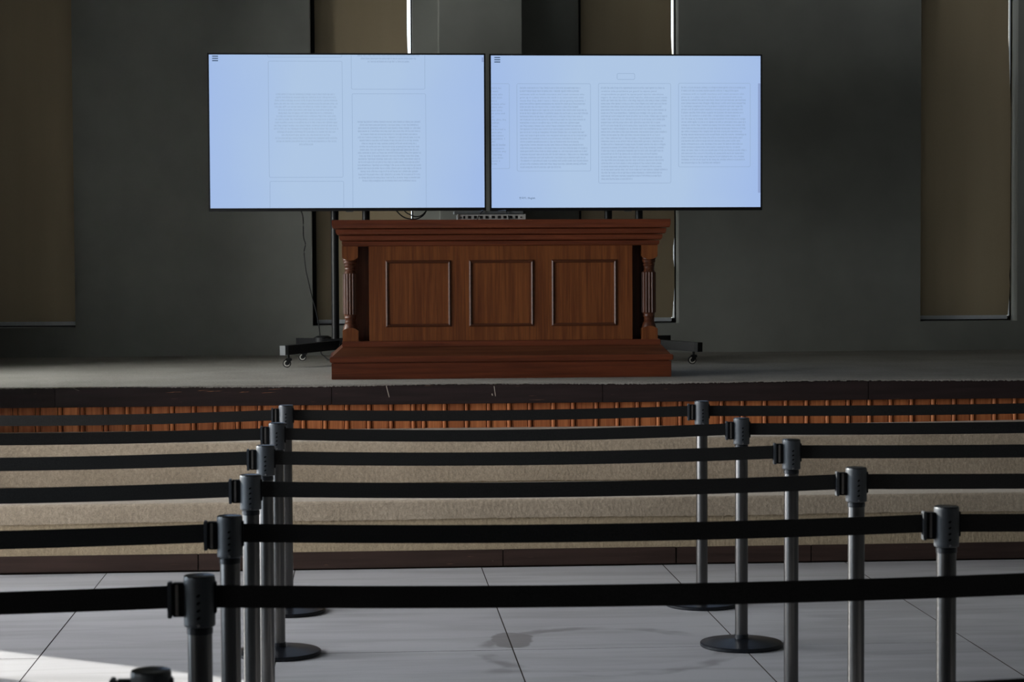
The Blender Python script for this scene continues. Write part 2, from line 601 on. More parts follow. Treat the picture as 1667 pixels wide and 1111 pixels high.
# ------------------------------------------------------------------ windows and blinds of the back wall
blab = ['tan roller blind at the far left of the back wall, cut by the photo edge',
        'tan roller blind between left screen and central pilaster, partly behind the wooden counter',
        'tan roller blind behind the right screen, light leaking along its right edge',
        'tan roller blind at the far right of the back wall beside bare wall']
for n, (a, b) in enumerate(WIN):
    wr = tag(MB().box(a, b, YW + 0.20, YW + 0.24, ZW0, ZW0 + 0.035)
             .box(a, a + 0.05, YW + 0.20, YW + 0.24, ZW0, ZW1)
             .box(b - 0.010, b, YW + 0.17, YW + 0.21, ZW0, ZW1)
             .box(a, b, YW + 0.20, YW + 0.24, ZW1 - 0.04, ZW1).build('window_%d' % (n + 1), M['black']), kind='structure')
    MB().box(a + 0.05, b - 0.010, YW + 0.217, YW + 0.223, ZW0 + 0.035, ZW1 - 0.04).build('pane', M['glass'], wr)
    MB().box(a, a + 0.030, YW + 0.115, YW + 0.14, ZW0, ZW1).build('side_channel', M['plastic'], wr)
    yb = YW + 0.13
    hem0 = ZW0 + 0.012
    t = thing('roller_blind', ((a + b) / 2, yb, hem0), blab[n], 'blind', 'roller blinds on the back wall')
    # fabric whose right edge waves in and out a little, leaving a slit of daylight
    mm = MB()
    st = 40
    vs, fs = [], []

    def gap(z):
        if n == 0:
            return 0.004
        u = max(0, min(1, (z - 2.75) / 0.55))
        gg = 0.016 + 0.022 * u
        if z < 1.34:
            gg += 0.018 * (1.34 - z) / 0.2
        if n == 2 and 1.55 < z < 1.75:
            gg += 0.010
        if n == 3 and 1.38 < z < 1.5:
            gg += 0.006
        return gg
    xl = a + (0.030 if n != 3 else 0.006)
    for k in range(st + 1):
        z = hem0 + 0.030 + (ZW1 - 0.06 - hem0 - 0.030) * k / st
        xr_ = b - gap(z)
        for x, y in ((xl, yb), ((xl * 2 + xr_) / 3, yb + 0.004), ((xl + 2 * xr_) / 3, yb + 0.004), (xr_, yb)):
            vs.append((x, y, z))
    for k in range(st):
        for q in range(3):
            fs.append((k * 4 + q, k * 4 + q + 1, k * 4 + q + 5, k * 4 + q + 4))
    mm.add(vs, fs, True)
    fo = mm.build('fabric', M['blind'], t)
    MB().box(xl, b - gap(hem0) - 0.002, yb - 0.012, yb + 0.012, hem0, hem0 + 0.030, 0.004).build('hem_bar', M['hem'], t)
    MB().tube([(a + 0.01, yb, ZW1 - 0.05), (b - 0.01, yb, ZW1 - 0.05)], 0.03, 12).build('roller_tube', M['hem'], t)
    if n in (1, 2):
        mm = MB()
        xc = a - 0.004 if n == 1 else a - 0.003
        z = 1.72
        mm.tube([(xc, YW - 0.010, 1.70), (xc, YW - 0.010, ZW1)], 0.0012, 5)
        while z < ZW1:
            mm.add([(xc - .004, YW - .01, z), (xc + .004, YW - .01, z), (xc, YW - .014, z), (xc, YW - .006, z), (xc, YW - .01, z - .004), (xc, YW - .01, z + .004)],
                   [(0, 2, 4), (2, 1, 4), (1, 3, 4), (3, 0, 4), (2, 0, 5), (1, 2, 5), (3, 1, 5), (0, 3, 5)])
            z += 0.0115
        tag(mm.build('bead_chain', M['chrome'], t), kind='stuff')

# windows of the left wall (out of frame): frames and clear panes
for n, (a, b, z0, z1) in enumerate(lw):
    f = 0.03
    wr = tag(MB().box(XL - LT, XL - LT + 0.03, a, a + f, z0, z1).box(XL - LT, XL - LT + 0.03, b - f, b, z0, z1)
             .box(XL - LT, XL - LT + 0.03, a, b, z1 - f, z1).box(XL - LT, XL - LT + 0.03, a, b, z0, z0 + f)
             .build('window_%d' % (n + 5), M['black']), kind='structure')
    MB().box(XL - LT + 0.012, XL - LT + 0.016, a + f, b - f, z0 + f, z1 - f).build('pane', M['glass'], wr)

# ================================================================== STAGE AND STEPS
stage = thing('stage', (0.9, DF, 0), 'raised stage with beige carpet, dark fascia and orange brown board front', 'stage', kind='structure')
MB().box(XL, XR, DF + 0.07, YW, 0.0, ZS - 0.014).build('platform', M['kick'], stage)
# carpet sheet over the platform with a ragged, trimmed front edge
rg = random.Random(3)
xs = [XL + (XR - XL) * i / 1400 for i in range(1401)]
rag = [rg.uniform(0, 0.006) + 0.004 * math.sin(i * 0.021) for i in range(1401)]
mm = MB()
vs, fs = [], []
for i, x in enumerate(xs):
    r = rag[i]
    for y, z in ((DF - 0.006, ZS - 0.008 - r), (DF - 0.009, ZS - 0.003), (DF + 0.004, ZS), (DF + 0.15, ZS), (YW, ZS)):
        vs.append((x, y, z))
for i in range(1400):
    for q in range(4):
        fs.append((i * 5 + q, i * 5 + q + 1, (i + 1) * 5 + q + 1, (i + 1) * 5 + q))
mm.add(vs, fs)
mm.build('carpet', M['stage_carpet'], stage)
# fascia boards butted end to end
fj = [XL, -1.80, -0.186, 1.423, 3.03, 4.64, 6.25, XR]
for i in range(len(fj) - 1):
    MB().box(fj[i] + 0.0008, fj[i + 1] - 0.0008, DF, DF + 0.07, 0.747, ZS - 0.010, 0.002).build('fascia_board', M['fascia'], stage)
for k, (x0, z0, x1, z1, wd) in enumerate(((0.136, 0.858, 0.153, 0.790, 0.0022), (0.775, 0.850, 0.783, 0.790, 0.0020), (0.762, 0.806, 0.765, 0.794, 0.003),
                                        (-1.70, 0.862, -1.66, 0.845, 0.0015))):
    dx = wd
    MB().add([(x0 - dx, DF - 0.0012, z0), (x0 + dx, DF - 0.0012, z0), (x1 + dx, DF - 0.0012, z1), (x1 - dx, DF - 0.0012, z1),
              (x0 - dx, DF, z0), (x0 + dx, DF, z0), (x1 + dx, DF, z1), (x1 - dx, DF, z1)],
             [(3, 2, 1, 0), (4, 5, 6, 7), (0, 1, 5, 4), (1, 2, 6, 5), (2, 3, 7, 6), (3, 0, 4, 7)]).build('scratch', M['scratch'], stage)
rc = random.Random(11)
for xa, xb, z in ((-0.60, -0.51, 0.822), (-0.56, -0.47, 0.842), (-0.73, -0.67, 0.826), (-0.94, -0.82, 0.833), (-0.98, -0.90, 0.838), (-1.16, -1.06, 0.829)):
    top, bot = [], []
    nseg = 7
    for k in range(nseg + 1):
        u = k / nseg
        hh = 0.0016 * (math.sin(PI * u) ** 0.7) * rc.uniform(0.3, 1.2)
        zz = z + 0.004 * u + rc.uniform(-0.0006, 0.0006)
        top.append((xa + (xb - xa) * u, DF - 0.0008, zz + hh))
        bot.append((xa + (xb - xa) * u, DF - 0.0008, zz - hh * 0.6))
    MB().add(top + bot, [(k, k + 1, nseg + 2 + k, nseg + 1 + k) for k in range(nseg)]).build('chip', M['chip'], stage)
# wainscot: boards and rounded battens below the fascia
beads = [-2.038, -1.908, -1.778, -1.649, -1.513, -1.386, -1.263, -1.126, -0.999, -0.871, -0.741, -0.611, -0.481, -0.354, -0.226, -0.097, 0.034, 0.165, 0.297, 0.359, 0.483, 0.615, 0.747, 0.868, 0.993, 1.133, 1.251, 1.391, 1.517, 1.639, 1.765, 1.897, 2.018, 2.148, 2.275, 2.409, 2.537, 2.664, 2.792, 2.919, 3.049, 3.179, 3.307, 3.439, 3.568, 3.682, 3.818, 3.944]
while beads[0] > XL + 0.15:
    beads.insert(0, beads[0] - 0.1285)
while beads[-1] < XR - 0.2:
    beads.append(beads[-1] + 0.1285)
for i, x in enumerate(beads):
    zt = 0.76
    z0 = ZB - 0.01
    r = 0.013
    pr = [(x + r * math.cos(PI + PI * k / 5), D2 + 0.006 + 0.016 * math.sin(PI + PI * k / 5)) for k in range(6)]
    vs = [(px, py, z) for z in (z0, zt) for px, py in pr]
    fs = [(k, k + 1, k + 7, k + 6) for k in range(5)] + [tuple(range(6))[::-1], tuple(range(6, 12)), (5, 0, 6, 11)]
    MB().add(vs, fs, True).build('batten', M['wain'], stage)
    if i < len(beads) - 1:
        a, b = x + 0.0165, beads[i + 1] - 0.0165
        if b - a < 0.01:
            continue
        c = 0.006
        pr = [(a, D2 + 0.012), (a, D2 + 0.004), (a + c * 0.4, D2), (a + c, D2), (a + c + 0.002, D2 + 0.004), (a + c + 0.004, D2), (b - c - 0.004, D2), (b - c - .002, D2 + 0.004), (b - c, D2), (b - c * .4, D2), (b, D2 + 0.004), (b, D2 + 0.012)]
        k = len(pr)
        vs = [(px, py, z) for z in (z0, zt) for px, py in pr]
        fs = [(q, (q + 1) % k, (q + 1) % k + k, q + k) for q in range(k)] + [tuple(range(k))[::-1], tuple(range(k, 2 * k))]
        MB().add(vs, fs).build('board', M['wain'], stage)
MB().box(XL, XR, D2 + 0.012, DF + 0.07 + 0.02, 0.0, 0.76).build('board_backing', M['slot'], stage)


def step(label, name, y0, y1, z0, ztop, zseam, rise=None):
    t = thing(name, (0.9, y0, 0), label, 'step', kind='structure')
    MB().box(XL, XR, y0 + 0.02, y1 + 0.02, 0, ztop - 0.025).build('core', M['kick'], t)
    rr = random.Random(len(name))
    N = 700
    xs = [XL + (XR - XL) * i / N for i in range(N + 1)]
    jit = [rr.uniform(-0.002, 0.002) + 0.002 * math.sin(i * 0.05) for i in range(N + 1)]
    R = 0.016
    prof = [(y0 - 0.004, zseam + 0.004), (y0 - 0.0125, zseam + 0.0), (y0 - 0.0130, zseam + 0.012)]
    for k in range(6):
        a = PI - PI / 2 * k / 5
        prof.append((y0 - 0.012 + R + R * math.cos(a), ztop - R + R * math.sin(a)))
    prof += [(y0 + 0.10, ztop), (y0 + 0.45, ztop), (y1 + 0.03, ztop)]
    mm = MB()
    mm.sweep_x(prof, xs, jit=lambda i, q: jit[i] if q < 2 else 0.0, closed=False, smooth=True,
               dz=(lambda x, q: rise * max(0, min(1, (x - 2.4) / 1.6)) if q > 2 else 0) if rise else None)
    mm.build('tread_carpet', M['carpet'], t)
    MB().sweep_x([(y0, z0), (y0, zseam + 0.01), (y0 + 0.02, zseam + 0.01), (y0 + 0.02, z0)], [XL, XR]).build('riser_carpet', M['carpet_rib'], t)
    return t


sa = step('lower carpeted step with a dark kickboard on the tiles', 'lower_step', D0, D1, 0.090, ZA, 0.258)
kj = [XL, -2.10, -0.856, 0.721, 1.633, 2.348, 3.9, 5.5, XR]
for i in range(len(kj) - 1):
    e1 = 0.004 if abs(kj[i + 1] - 1.633) < 0.01 else 0.001
    MB().box(kj[i] + 0.0008, kj[i + 1] - e1, D0 - 0.010, D0 + 0.02, 0.006 + random.uniform(0, .003), 0.094 + random.uniform(-.0015, .0015), 0.003).build('kickboard', M['kick'], sa)
sb = step('upper carpeted step below the orange brown boards', 'upper_step', D1, D2, ZA, ZB, 0.365, 0.013)


# ================================================================== WOODEN COUNTER
ct = thing('wooden_counter', (0.86, 13.25, ZS), 'reddish brown wooden counter with turned corner columns and three framed panels', 'counter')
zb = ZS
yb1 = 13.62
MB().box(-0.192, 1.903, 12.957, yb1, zb, 0.9700, 0.002).box(-0.180, 1.89, 12.968, yb1 - 0.02, 0.969, 0.976).build('plinth', M['desk_h'], ct)
MB().box(-0.202, 1.914, 12.938, yb1, 0.9745, 1.010, 0.005).build('plinth_lip', M['desk_h'], ct)
mm = MB()   # sloped moulding, mitred at the corners
lo = [(-0.190, 12.955), (1.902, 12.955), (1.902, yb1), (-0.190, yb1)]
hi = [(-0.124, 13.022), (1.850, 13.022), (1.850, yb1), (-0.124, yb1)]
mm.add([(x, y, 1.009) for x, y in lo] + [(x, y, 1.066) for x, y in hi], [(3, 2, 1, 0), (4, 5, 6, 7), (0, 1, 5, 4), (1, 2, 6, 5), (2, 3, 7, 6), (3, 0, 4, 7)])
mm.build('sloped_moulding', M['desk_edge'], ct)
MB().box(-0.127, 1.846, 13.018, yb1, 1.066, 1.101, 0.003).build('sub_plinth', M['desk_h'], ct)
MB().box(-0.105, 1.822, 13.135, yb1 - 0.02, 1.10, 1.69).build('carcass', M['desk_dark'], ct)
MB().box(0.040, 1.672, 13.028, 13.135, 1.10, 1.69, 0.002).build('front_panel', M['desk_v'], ct)
for x0, x1 in ((0.141, 0.545), (0.655, 1.057), (1.166, 1.573)):
    z0, z1, wd, yy = 1.187, 1.598, 0.019, 13.028
    mm = MB()
    # half-round raised moulding mitred into a rectangle
    prof = [(0.0, 0.0), (0.003, 0.008), (wd / 2, 0.013), (wd - 0.003, 0.008), (wd, 0.0)]
    cs = [(x0, z0, 1, 1), (x1, z0, -1, 1), (x1, z1, -1, -1), (x0, z1, 1, -1)]
    vs = [(cx + sx * d, yy - h, cz + sz * d) for cx, cz, sx, sz in cs for d, h in prof]
    fs = []
    for i in range(4):
        j = (i + 1) % 4
        for q in range(4):
            fs.append((i * 5 + q, j * 5 + q, j * 5 + q + 1, i * 5 + q + 1))
    mm.add(vs, fs)
    mm.build('panel_moulding', M['desk_edge'], ct)
for cx in (-0.075, 1.779):
    cy = 13.075
    bs = 0.049

    def block(za, zc, up):
        # square block whose inner end is rounded off towards the turning
        mm = MB()
        n = 9
        pts = []
        for k in range(n):
            u = -1 + 2 * k / (n - 1)
            pts.append((cx + u * bs, (0.018 * (1 - abs(u) ** 2.2))))
        zf, ze = (za, zc) if up else (zc, za)
        vs = [(cx - bs, cy - bs, zf), (cx + bs, cy - bs, zf)]
        fr = [(x, cy - bs, ze + (d - 0.018) * (1 if up else -1)) for x, d in pts]
        bk = [(x, cy + bs, ze + (d - 0.018) * (1 if up else -1)) for x, d in pts]
        v = [(cx - bs, cy - bs, zf)] + fr + [(cx + bs, cy - bs, zf)] + [(cx - bs, cy + bs, zf)] + bk + [(cx + bs, cy + bs, zf)]
        k2 = n + 2
        fs = [tuple(range(k2)), tuple(range(k2, 2 * k2))[::-1]] + [(q, (q + 1) % k2, (q + 1) % k2 + k2, q + k2) for q in range(k2)]
        mm.add(v, fs)
        return mm
    col = MB()
    # turned sections, rings at both ends
    up = [(0.044, 1.612), (0.045, 1.600), (0.040, 1.594), (0.043, 1.586), (0.041, 1.579), (0.034, 1.574), (0.038, 1.566), (0.036, 1.559), (0.031, 1.553), (0.033, 1.545), (0.030, 1.536), (0.034, 1.530), (0.037, 1.523), (0.041, 1.516)]
    dn = [(0.041, 1.268), (0.038, 1.260), (0.036, 1.252), (0.038, 1.244), (0.033, 1.236), (0.031, 1.226), (0.035, 1.218), (0.032, 1.211), (0.038, 1.203), (0.040, 1.195), (0.043, 1.187), (0.046, 1.176), (0.045, 1.168)]
    col.lathe(cx, cy, up[::-1], 24, False)
    col.lathe(cx, cy, dn[::-1], 24, False)
    # fluted shaft
    n = 96
    pr = []
    for i in range(n):
        a = 2 * PI * i / n
        r = 0.0445 - 0.0055 * abs(math.sin(a * 8)) ** 0.6
        pr.append((cx + r * math.cos(a), cy + r * math.sin(a)))
    vs = [(x, y, z) for z in (1.266, 1.518) for x, y in pr]
    fs = [(i, (i + 1) % n, (i + 1) % n + n, i + n) for i in range(n)] + [tuple(range(n))[::-1], tuple(range(n, 2 * n))]
    col.add(vs, fs)
    co = col.build('column', M['desk_dark'], ct)
    block(1.101, 1.184, True).build('foot_block', M['desk_v'], co)
    block(1.598, 1.690, False).build('head_block', M['desk_v'], co)
for x0, x1, y0, z0, z1 in ((-0.124, 1.838, 13.012, 1.685, 1.7195), (-0.139, 1.854, 12.990, 1.7195, 1.7565),
                           (-0.161, 1.874, 12.966, 1.7565, 1.794), (-0.184, 1.898, 12.940, 1.794, 1.846)):
    mm = MB()
    z1 -= 0.0 if z1 > 1.84 else 0.0035
    h = z1 - z0
    pr = [(y0 + 0.010, z0), (y0 + 0.004, z0 + 0.005), (y0, z0 + h * 0.45), (y0, z1 - 0.003), (y0 + 0.003, z1)]
    # front profile with returned ends
    v = []
    for y, z in pr:
        d = y - y0
        v += [(x0 + d, y, z), (x1 - d, y, z), (x1 - d, yb1, z), (x0 + d, yb1, z)]
    fs = []
    for q in range(len(pr) - 1):
        for k in range(4):
            l = (k + 1) % 4
            fs.append((q * 4 + k, q * 4 + l, (q + 1) * 4 + l, (q + 1) * 4 + k))
    fs += [(3, 2, 1, 0), tuple(len(pr) * 4 - 4 + k for k in range(4))]
    mm.add(v, fs)
    mm.build('cornice_board', M['desk_h'], ct)

# slotted rack unit on top of the counter
rk = thing('rack_unit', (0.815, 13.45, 1.846), 'grey slotted metal rack unit lying on top of the wooden counter', 'rack unit')
MB().box(0.606, 1.025, 13.36, 13.60, 1.847, 1.883, 0.001).build('chassis', M['rack_dark'], rk)
fpn = MB()
fpn.box(0.600, 1.032, 13.345, 13.360, 1.876, 1.884)
fpn.box(0.600, 1.032, 13.345, 13.360, 1.847, 1.858)
sl = [0.600, 0.612]
xsl = [(0.638, 0.651), (0.667, 0.690), (0.706, 0.726), (0.741, 0.764), (0.778, 0.801), (0.818, 0.840), (0.856, 0.877), (0.892, 0.914), (0.930, 0.950), (0.967, 0.985)]
px = 0.600
for a, b in xsl:
    fpn.box(px, a, 13.345, 13.360, 1.858, 1.876)
    px = b
fpn.box(px, 1.032, 13.345, 13.360, 1.858, 1.876)
fo = fpn.build('face_plate', M['rack'], rk)
for x in (0.622, 1.004):
    MB().add([(x + 0.006 * math.cos(2 * PI * k / 10), 13.342, 1.866 + 0.006 * math.sin(2 * PI * k / 10)) for k in range(10)] + [(x + 0.006 * math.cos(2 * PI * k / 10), 13.346, 1.866 + 0.006 * math.sin(2 * PI * k / 10)) for k in range(10)],
             [tuple(range(10))] + [(k, (k + 1) % 10, (k + 1) % 10 + 10, k + 10) for k in range(10)]).build('screw', M['chrome'], rk)
for x in (0.600, 1.026):
    MB().box(x, x + 0.006, 13.335, 13.36, 1.847, 1.886).build('ear_edge', M['rack'], rk)
MB().box(0.585, 1.025, 13.42, 13.60, 1.889, 1.907, 0.002).build('lid', M['rack_dark'], rk)
MB().box(0.62, 1.0, 13.45, 13.58, 1.883, 1.889).build('spacer', M['slot'], rk)


# ================================================================== SCREENS ON ROLLING STANDS
def stand(cx, label, flip):
    t = thing('rolling_screen_stand', (cx, 14.9, ZS), label, 'screen stand', 'rolling stands under the two screens')
    sgn = -1 if flip else 1
    for dx in (-0.108, 0.112):
        MB().lathe(cx + dx, 14.92, [(0.027, 1.02), (0.027, 2.80)], 20).build('column', M['black'], t)
    MB().box(cx - 0.20, cx + 0.20, 14.87, 14.97, 0.985, 1.045, 0.006).build('base_beam', M['black'], t)
    MB().lathe(cx - sgn * 0.20, 15.02, [(0.065, 1.0), (0.062, 1.05), (0.04, 1.062)], 18).build('cable_hub', M['plastic'], t)
    for k, (dx, y, zc) in enumerate(((-0.44, 14.40, 0.992), (0.44, 14.40, 0.992), (-0.36, 15.33, 1.006), (0.36, 15.33, 1.006))):
        x1 = cx + dx
        x0 = cx + (0.07 if dx > 0 else -0.07)
        p0, p1 = Vector((x0, 14.93, zc + 0.010)), Vector((x1, y, zc - 0.003))
        lg = MB().bar(p0, p1, 0.045, 0.064).build('leg', M['black'], t)
        d = (p1 - p0).normalized()
        if k != 1 or True:
            MB().bar(p1, p1 + d * 0.035, 0.046, 0.065).build('end_cap', M['cap'] if k in (0,) and not flip else M['plastic'], lg)
        wx, wy = p1.x - d.x * 0.03, p1.y - d.y * 0.03
        cs = MB()
        cs.lathe(wx, wy, [(0.008, 0.93), (0.008, 0.962)], 10)
        cs.box(wx - 0.020, wx + 0.024, wy - 0.014, wy + 0.014, 0.915, 0.935, 0.004)
        for s2 in (-1, 1):
            cs.add([(wx - 0.016, wy + s2 * 0.013, 0.896), (wx + 0.004, wy + s2 * 0.013, 0.890), (wx + 0.024, wy + s2 * 0.013, 0.93), (wx - 0.012, wy + s2 * 0.013, 0.93),
                    (wx - 0.016, wy + s2 * 0.010, 0.896), (wx + 0.004, wy + s2 * 0.010, 0.890), (wx + 0.024, wy + s2 * 0.010, 0.93), (wx - 0.012, wy + s2 * 0.010, 0.93)],
                   [(0, 1, 2, 3), (7, 6, 5, 4), (0, 4, 5, 1), (1, 5, 6, 2), (2, 6, 7, 3), (3, 7, 4, 0)])
        co = cs.build('caster', M['plastic'], t)
        wc = (wx - 0.010, wy, 0.898)

        def disc(r, y0, y1, mat, name, ri=0.0):
            n = 22
            v = []
            for yy in (y0, y1):
                for rad in ((r, ri) if ri else (r,)):
                    v += [(wc[0] + rad * math.cos(2 * PI * q / n), yy, wc[2] + rad * math.sin(2 * PI * q / n)) for q in range(n)]
            if ri:
                f = []
                for q in range(n):
                    l = (q + 1) % n
                    f += [(q, l, n + l, n + q), (2 * n + q, 3 * n + q, 3 * n + l, 2 * n + l), (q, 2 * n + q, 2 * n + l, l), (n + q, n + l, 3 * n + l, 3 * n + q)]
            else:
                f = [tuple(range(n)), tuple(range(n, 2 * n))[::-1]] + [(q, (q + 1) % n, (q + 1) % n + n, q + n) for q in range(n)]
            MB().add(v, f).build(name, mat, co)
        disc(0.028, wy - 0.009, wy + 0.009, M['plastic'], 'wheel')
        disc(0.0215, wy - 0.011, wy - 0.009, M['tyre'], 'wheel_ring', 0.013)
        disc(0.006, wy - 0.012, wy - 0.009, M['chrome'], 'axle')
    MB().box(cx - 0.40, cx + 0.40, 14.86, 14.90, 2.40, 2.46).box(cx - 0.40, cx + 0.40, 14.86, 14.90, 2.70, 2.76).build('mount_bracket', M['black'], t)
    return t


stand(-0.083, 'black rolling stand holding the left screen, with pale ringed casters', False)
stand(1.850, 'black rolling stand holding the right screen, one caster beside the counter', True)


def screen(x0, x1, z0, z1, label, name='display_screen'):
    yf = 14.75
    t = thing(name, ((x0 + x1) / 2, yf, z0), label, 'screen', 'twin screens above the counter')
    bt, bs, bb = 0.011, 0.011, 0.022
    yd = yf + 0.028
    fr = MB()
    fr.box(x0, x1, yf, yd, z1 - bt, z1).box(x0, x1, yf, yd, z0, z0 + bb).box(x0, x0 + bs, yf, yd, z0 + bb, z1 - bt).box(x1 - bs, x1, yf, yd, z0 + bb, z1 - bt)
    fr.build('bezel', M['plastic'], t)
    MB().box(x0 + 0.005, x1 - 0.005, yf + 0.022, yf + 0.06, z0 + 0.004, z1 - 0.004, 0.004).box(x0 + 0.35, x1 - 0.35, yf + 0.055, yf + 0.11, z0 + 0.15, z1 - 0.25, 0.01).build('back_shell', M['plastic'], t)
    xm = (x0 + x1) / 2 + 0.01
    MB().box(xm - 0.026, xm + 0.026, yf + 0.002, yf + 0.02, z0 - 0.006, z0 + 0.002, 0.001).build('sensor_tab', M['cap'], t)
    p = MB().box(x0 + bs, x1 - bs, yf + 0.004, yf + 0.010, z0 + bb, z1 - bt).build('panel', M['screen'], t)
    return t, p


SCR_L = (-1.056, 0.866, 1.938, 3.031)
SCR_R = (0.893, 2.813, 1.935, 3.028)
tl, pl = screen(*SCR_L, 'left lit screen with pale cards of tiny centred text')
tr, prr = screen(*SCR_R, 'right lit screen with three full cards of tiny text in a row')


class Page:
    """layout of a page in page units (about one unit = 4.27 mm), origin at the frame's top left"""

    def __init__(s, rect, px0, px1, py0, py1, panel):
        s.x0, s.x1, s.z0, s.z1 = rect
        s.kx = (s.x1 - s.x0) / (px1 - px0)
        s.kz = (s.z1 - s.z0) / (py1 - py0)
        s.px0, s.py0 = px0, py0
        s.y = 14.7532
        s.panel = panel
        s.rng = random.Random(5)

    def p(s, x, y):
        return (s.x0 + (x - s.px0) * s.kx, s.y, s.z1 - (y - s.py0) * s.kz)

    def quad(s, mb, xa, ya, xb, yb):
        mb.add([s.p(xa, ya), s.p(xb, ya), s.p(xb, yb), s.p(xa, yb)], [(0, 3, 2, 1)])

    def card(s, x0, y0, x1, y1, lo=None, hi=None, name='card_outline', wd=0.6, sides='ltrb'):
        mb = MB()
        h = wd / 2
        r = 2.2
        yt, yb = (y0 if 't' in sides else y0 - r), (y1 if 'b' in sides else y1 + r)
        if 't' in sides:
            s.quad(mb, x0 + (r if 'l' in sides else 0), y0 - h, x1 - (r if 'r' in sides else 0), y0 + h)
        if 'b' in sides:
            s.quad(mb, x0 + (r if 'l' in sides else 0), y1 - h, x1 - (r if 'r' in sides else 0), y1 + h)
        if 'l' in sides:
            s.quad(mb, x0 - h, yt + r, x0 + h, yb - r)
        if 'r' in sides:
            s.quad(mb, x1 - h, yt + r, x1 + h, yb - r)
        for cx, cy, a0, need in ((x0 + r, y0 + r, PI, 'lt'), (x1 - r, y0 + r, 1.5 * PI, 'rt'), (x1 - r, y1 - r, 0, 'rb'), (x0 + r, y1 - r, PI / 2, 'lb')):
            if not all(k in sides for k in need):
                continue
            for k in range(4):
                a, b = a0 + PI / 2 * k / 4, a0 + PI / 2 * (k + 1) / 4
                q = [(cx + (r + e) * math.cos(w_), cy + (r + e) * math.sin(w_)) for w_, e in ((a, -h), (a, h), (b, h), (b, -h))]
                mb.add([s.p(*u) for u in q], [(0, 1, 2, 3)])
        return mb.build(name, M['line'], s.panel)

    def minims(s, mb, xa, xb, y):
        """a line too small to read: strokes the size and spacing of its letters"""
        x = xa
        rr = s.rng
        w0 = 0.30
        xt, xo = y - 1.25, y + 1.15

        def v(px, top, bot):
            s.quad(mb, px, top, px + w0, bot)

        def h(pa, pb, py):
            s.quad(mb, pa, py, pb, py + 0.32)
        while x < xb - 0.8:
            n = rr.choice((1, 2, 2, 3, 3, 4, 4, 4, 5, 5, 6, 7, 9))
            for k in range(n):
                if x > xb - 0.4:
                    break
                t = rr.random()
                a = 1.55
                if t < 0.22:          # round letters
                    v(x, xt + .2, xo - .2); v(x + 1.0, xt + .2, xo - .2); h(x + .2, x + 1.1, xt); h(x + .2, x + 1.1, xo - .3)
                elif t < 0.40:        # open round letters
                    v(x, xt + .2, xo - .2); h(x + .2, x + 1.1, xt); h(x + .2, x + 1.0, y - .15); h(x + .2, x + 1.1, xo - .3)
                elif t < 0.62:        # arched letters
                    v(x, xt, xo); v(x + 1.0, xt + .3, xo); h(x + .2, x + 1.1, xt)
                elif t < 0.70:        # wide arched letters
                    v(x, xt, xo); v(x + .85, xt + .2, xo); v(x + 1.7, xt + .2, xo); h(x, x + 1.8, xt); a = 2.25
                elif t < 0.79:        # narrow letters
                    v(x + .1, xt, xo); a = 0.75
                elif t < 0.88:        # tall letters
                    v(x + .1, xt - 1.1, xo); a = 0.8
                elif t < 0.95:        # crossed letters
                    v(x + .3, xt - .7, xo); h(x, x + .9, xt); a = 1.1
                else:                 # letters with a tail
                    v(x, xt, xo - .2); v(x + 1.0, xt, xo + .9); h(x + .2, x + 1.1, xt); h(x + .2, x + 1.1, xo - .4)
                x += a
            x += 0.75
    def line(s, mb, txt, xa, xb, y, size=4.0):
        cu = bpy.data.curves.new('t', 'FONT')
        cu.body = txt
        cu.size = size
        cu.resolution_u = 2
        o = bpy.data.objects.new('t', cu)
        COL.objects.link(o)
        dg = bpy.context.evaluated_depsgraph_get()
        me = bpy.data.meshes.new_from_object(o.evaluated_get(dg))
        vs = [v.co[:] for v in me.vertices]
        fs = [tuple(p.vertices) for p in me.polygons]
        bpy.data.objects.remove(o)
        bpy.data.meshes.remove(me)
        if not vs:
            return
        xmn, xmx = min(v[0] for v in vs), max(v[0] for v in vs)
        k = 1.0 if xb is None else (xb - xa) / (xmx - xmn)
        mb.add([s.p(xa + (v[0] - xmn) * k, y + 1.2 - v[1]) for v in vs], fs)

    def text(s, rows, y0, pitch, mat, name='text_block'):
        """rows: (text or None, left, right)"""
        mb = MB()
        for i, (tx_, a, b) in enumerate(rows):
            if tx_:
                s.line(mb, tx_, a, b, y0 + i * pitch)
            else:
                s.minims(mb, a, b, y0 + i * pitch)
        return mb.build(name, mat, s.panel)

    def menu(s, x, y, wd=9.5):
        mb = MB()
        for k in range(3):
            s.quad(mb, x, y + k * 3.6 - 0.8, x + wd, y + k * 3.6 + 0.8)
        return mb.build('menu_icon', M['menu'], s.panel)


PL = Page(SCR_L, 337.5, 790.5, 86, 343.3, pl)
PL.menu(345.5, 91.3)
PL.card(435.3, 89, 555.5, 92.6, sides='lrb')
PL.card(436, 99.3, 556, 288)
PL.card(437, 294.5, 557, 337.5, sides='ltr')
PL.card(571, 89, 691, 144.5, sides='lrb')
PL.card(571.8, 152, 692, 337.5, sides='ltr')
wb_ = [650, 650, 675, 685, 670, 600, 600, 640, 665, 670, 690, 700, 625, 530, 670, 645, 150]
PL.text([(None, 496.6 - v / 13.34, 496.6 + v / 13.34) for v in wb_], 153, 5.1, M['ink_faint'])
we_ = [690, 640, 675, 680, 620, 680, 645, 600, 645, 640, 685, 655, 675, 675, 690, 690, 630, 675, 670, 590]
PL.text([(None, 632 - v / 13.34, 632 + v / 13.34) for v in we_], 198, 5.05, M['ink'])
PL.text([(None, 632 - v / 13.34, 632 + v / 13.34) for v in (680, 605, 455)], 89.8, 5.0, M['ink'])
mb = MB()
PL.quad(mb, 784.5, 92.5, 787.5, 100)
mb.build('scroll_thumb', M['scroll'], pl)

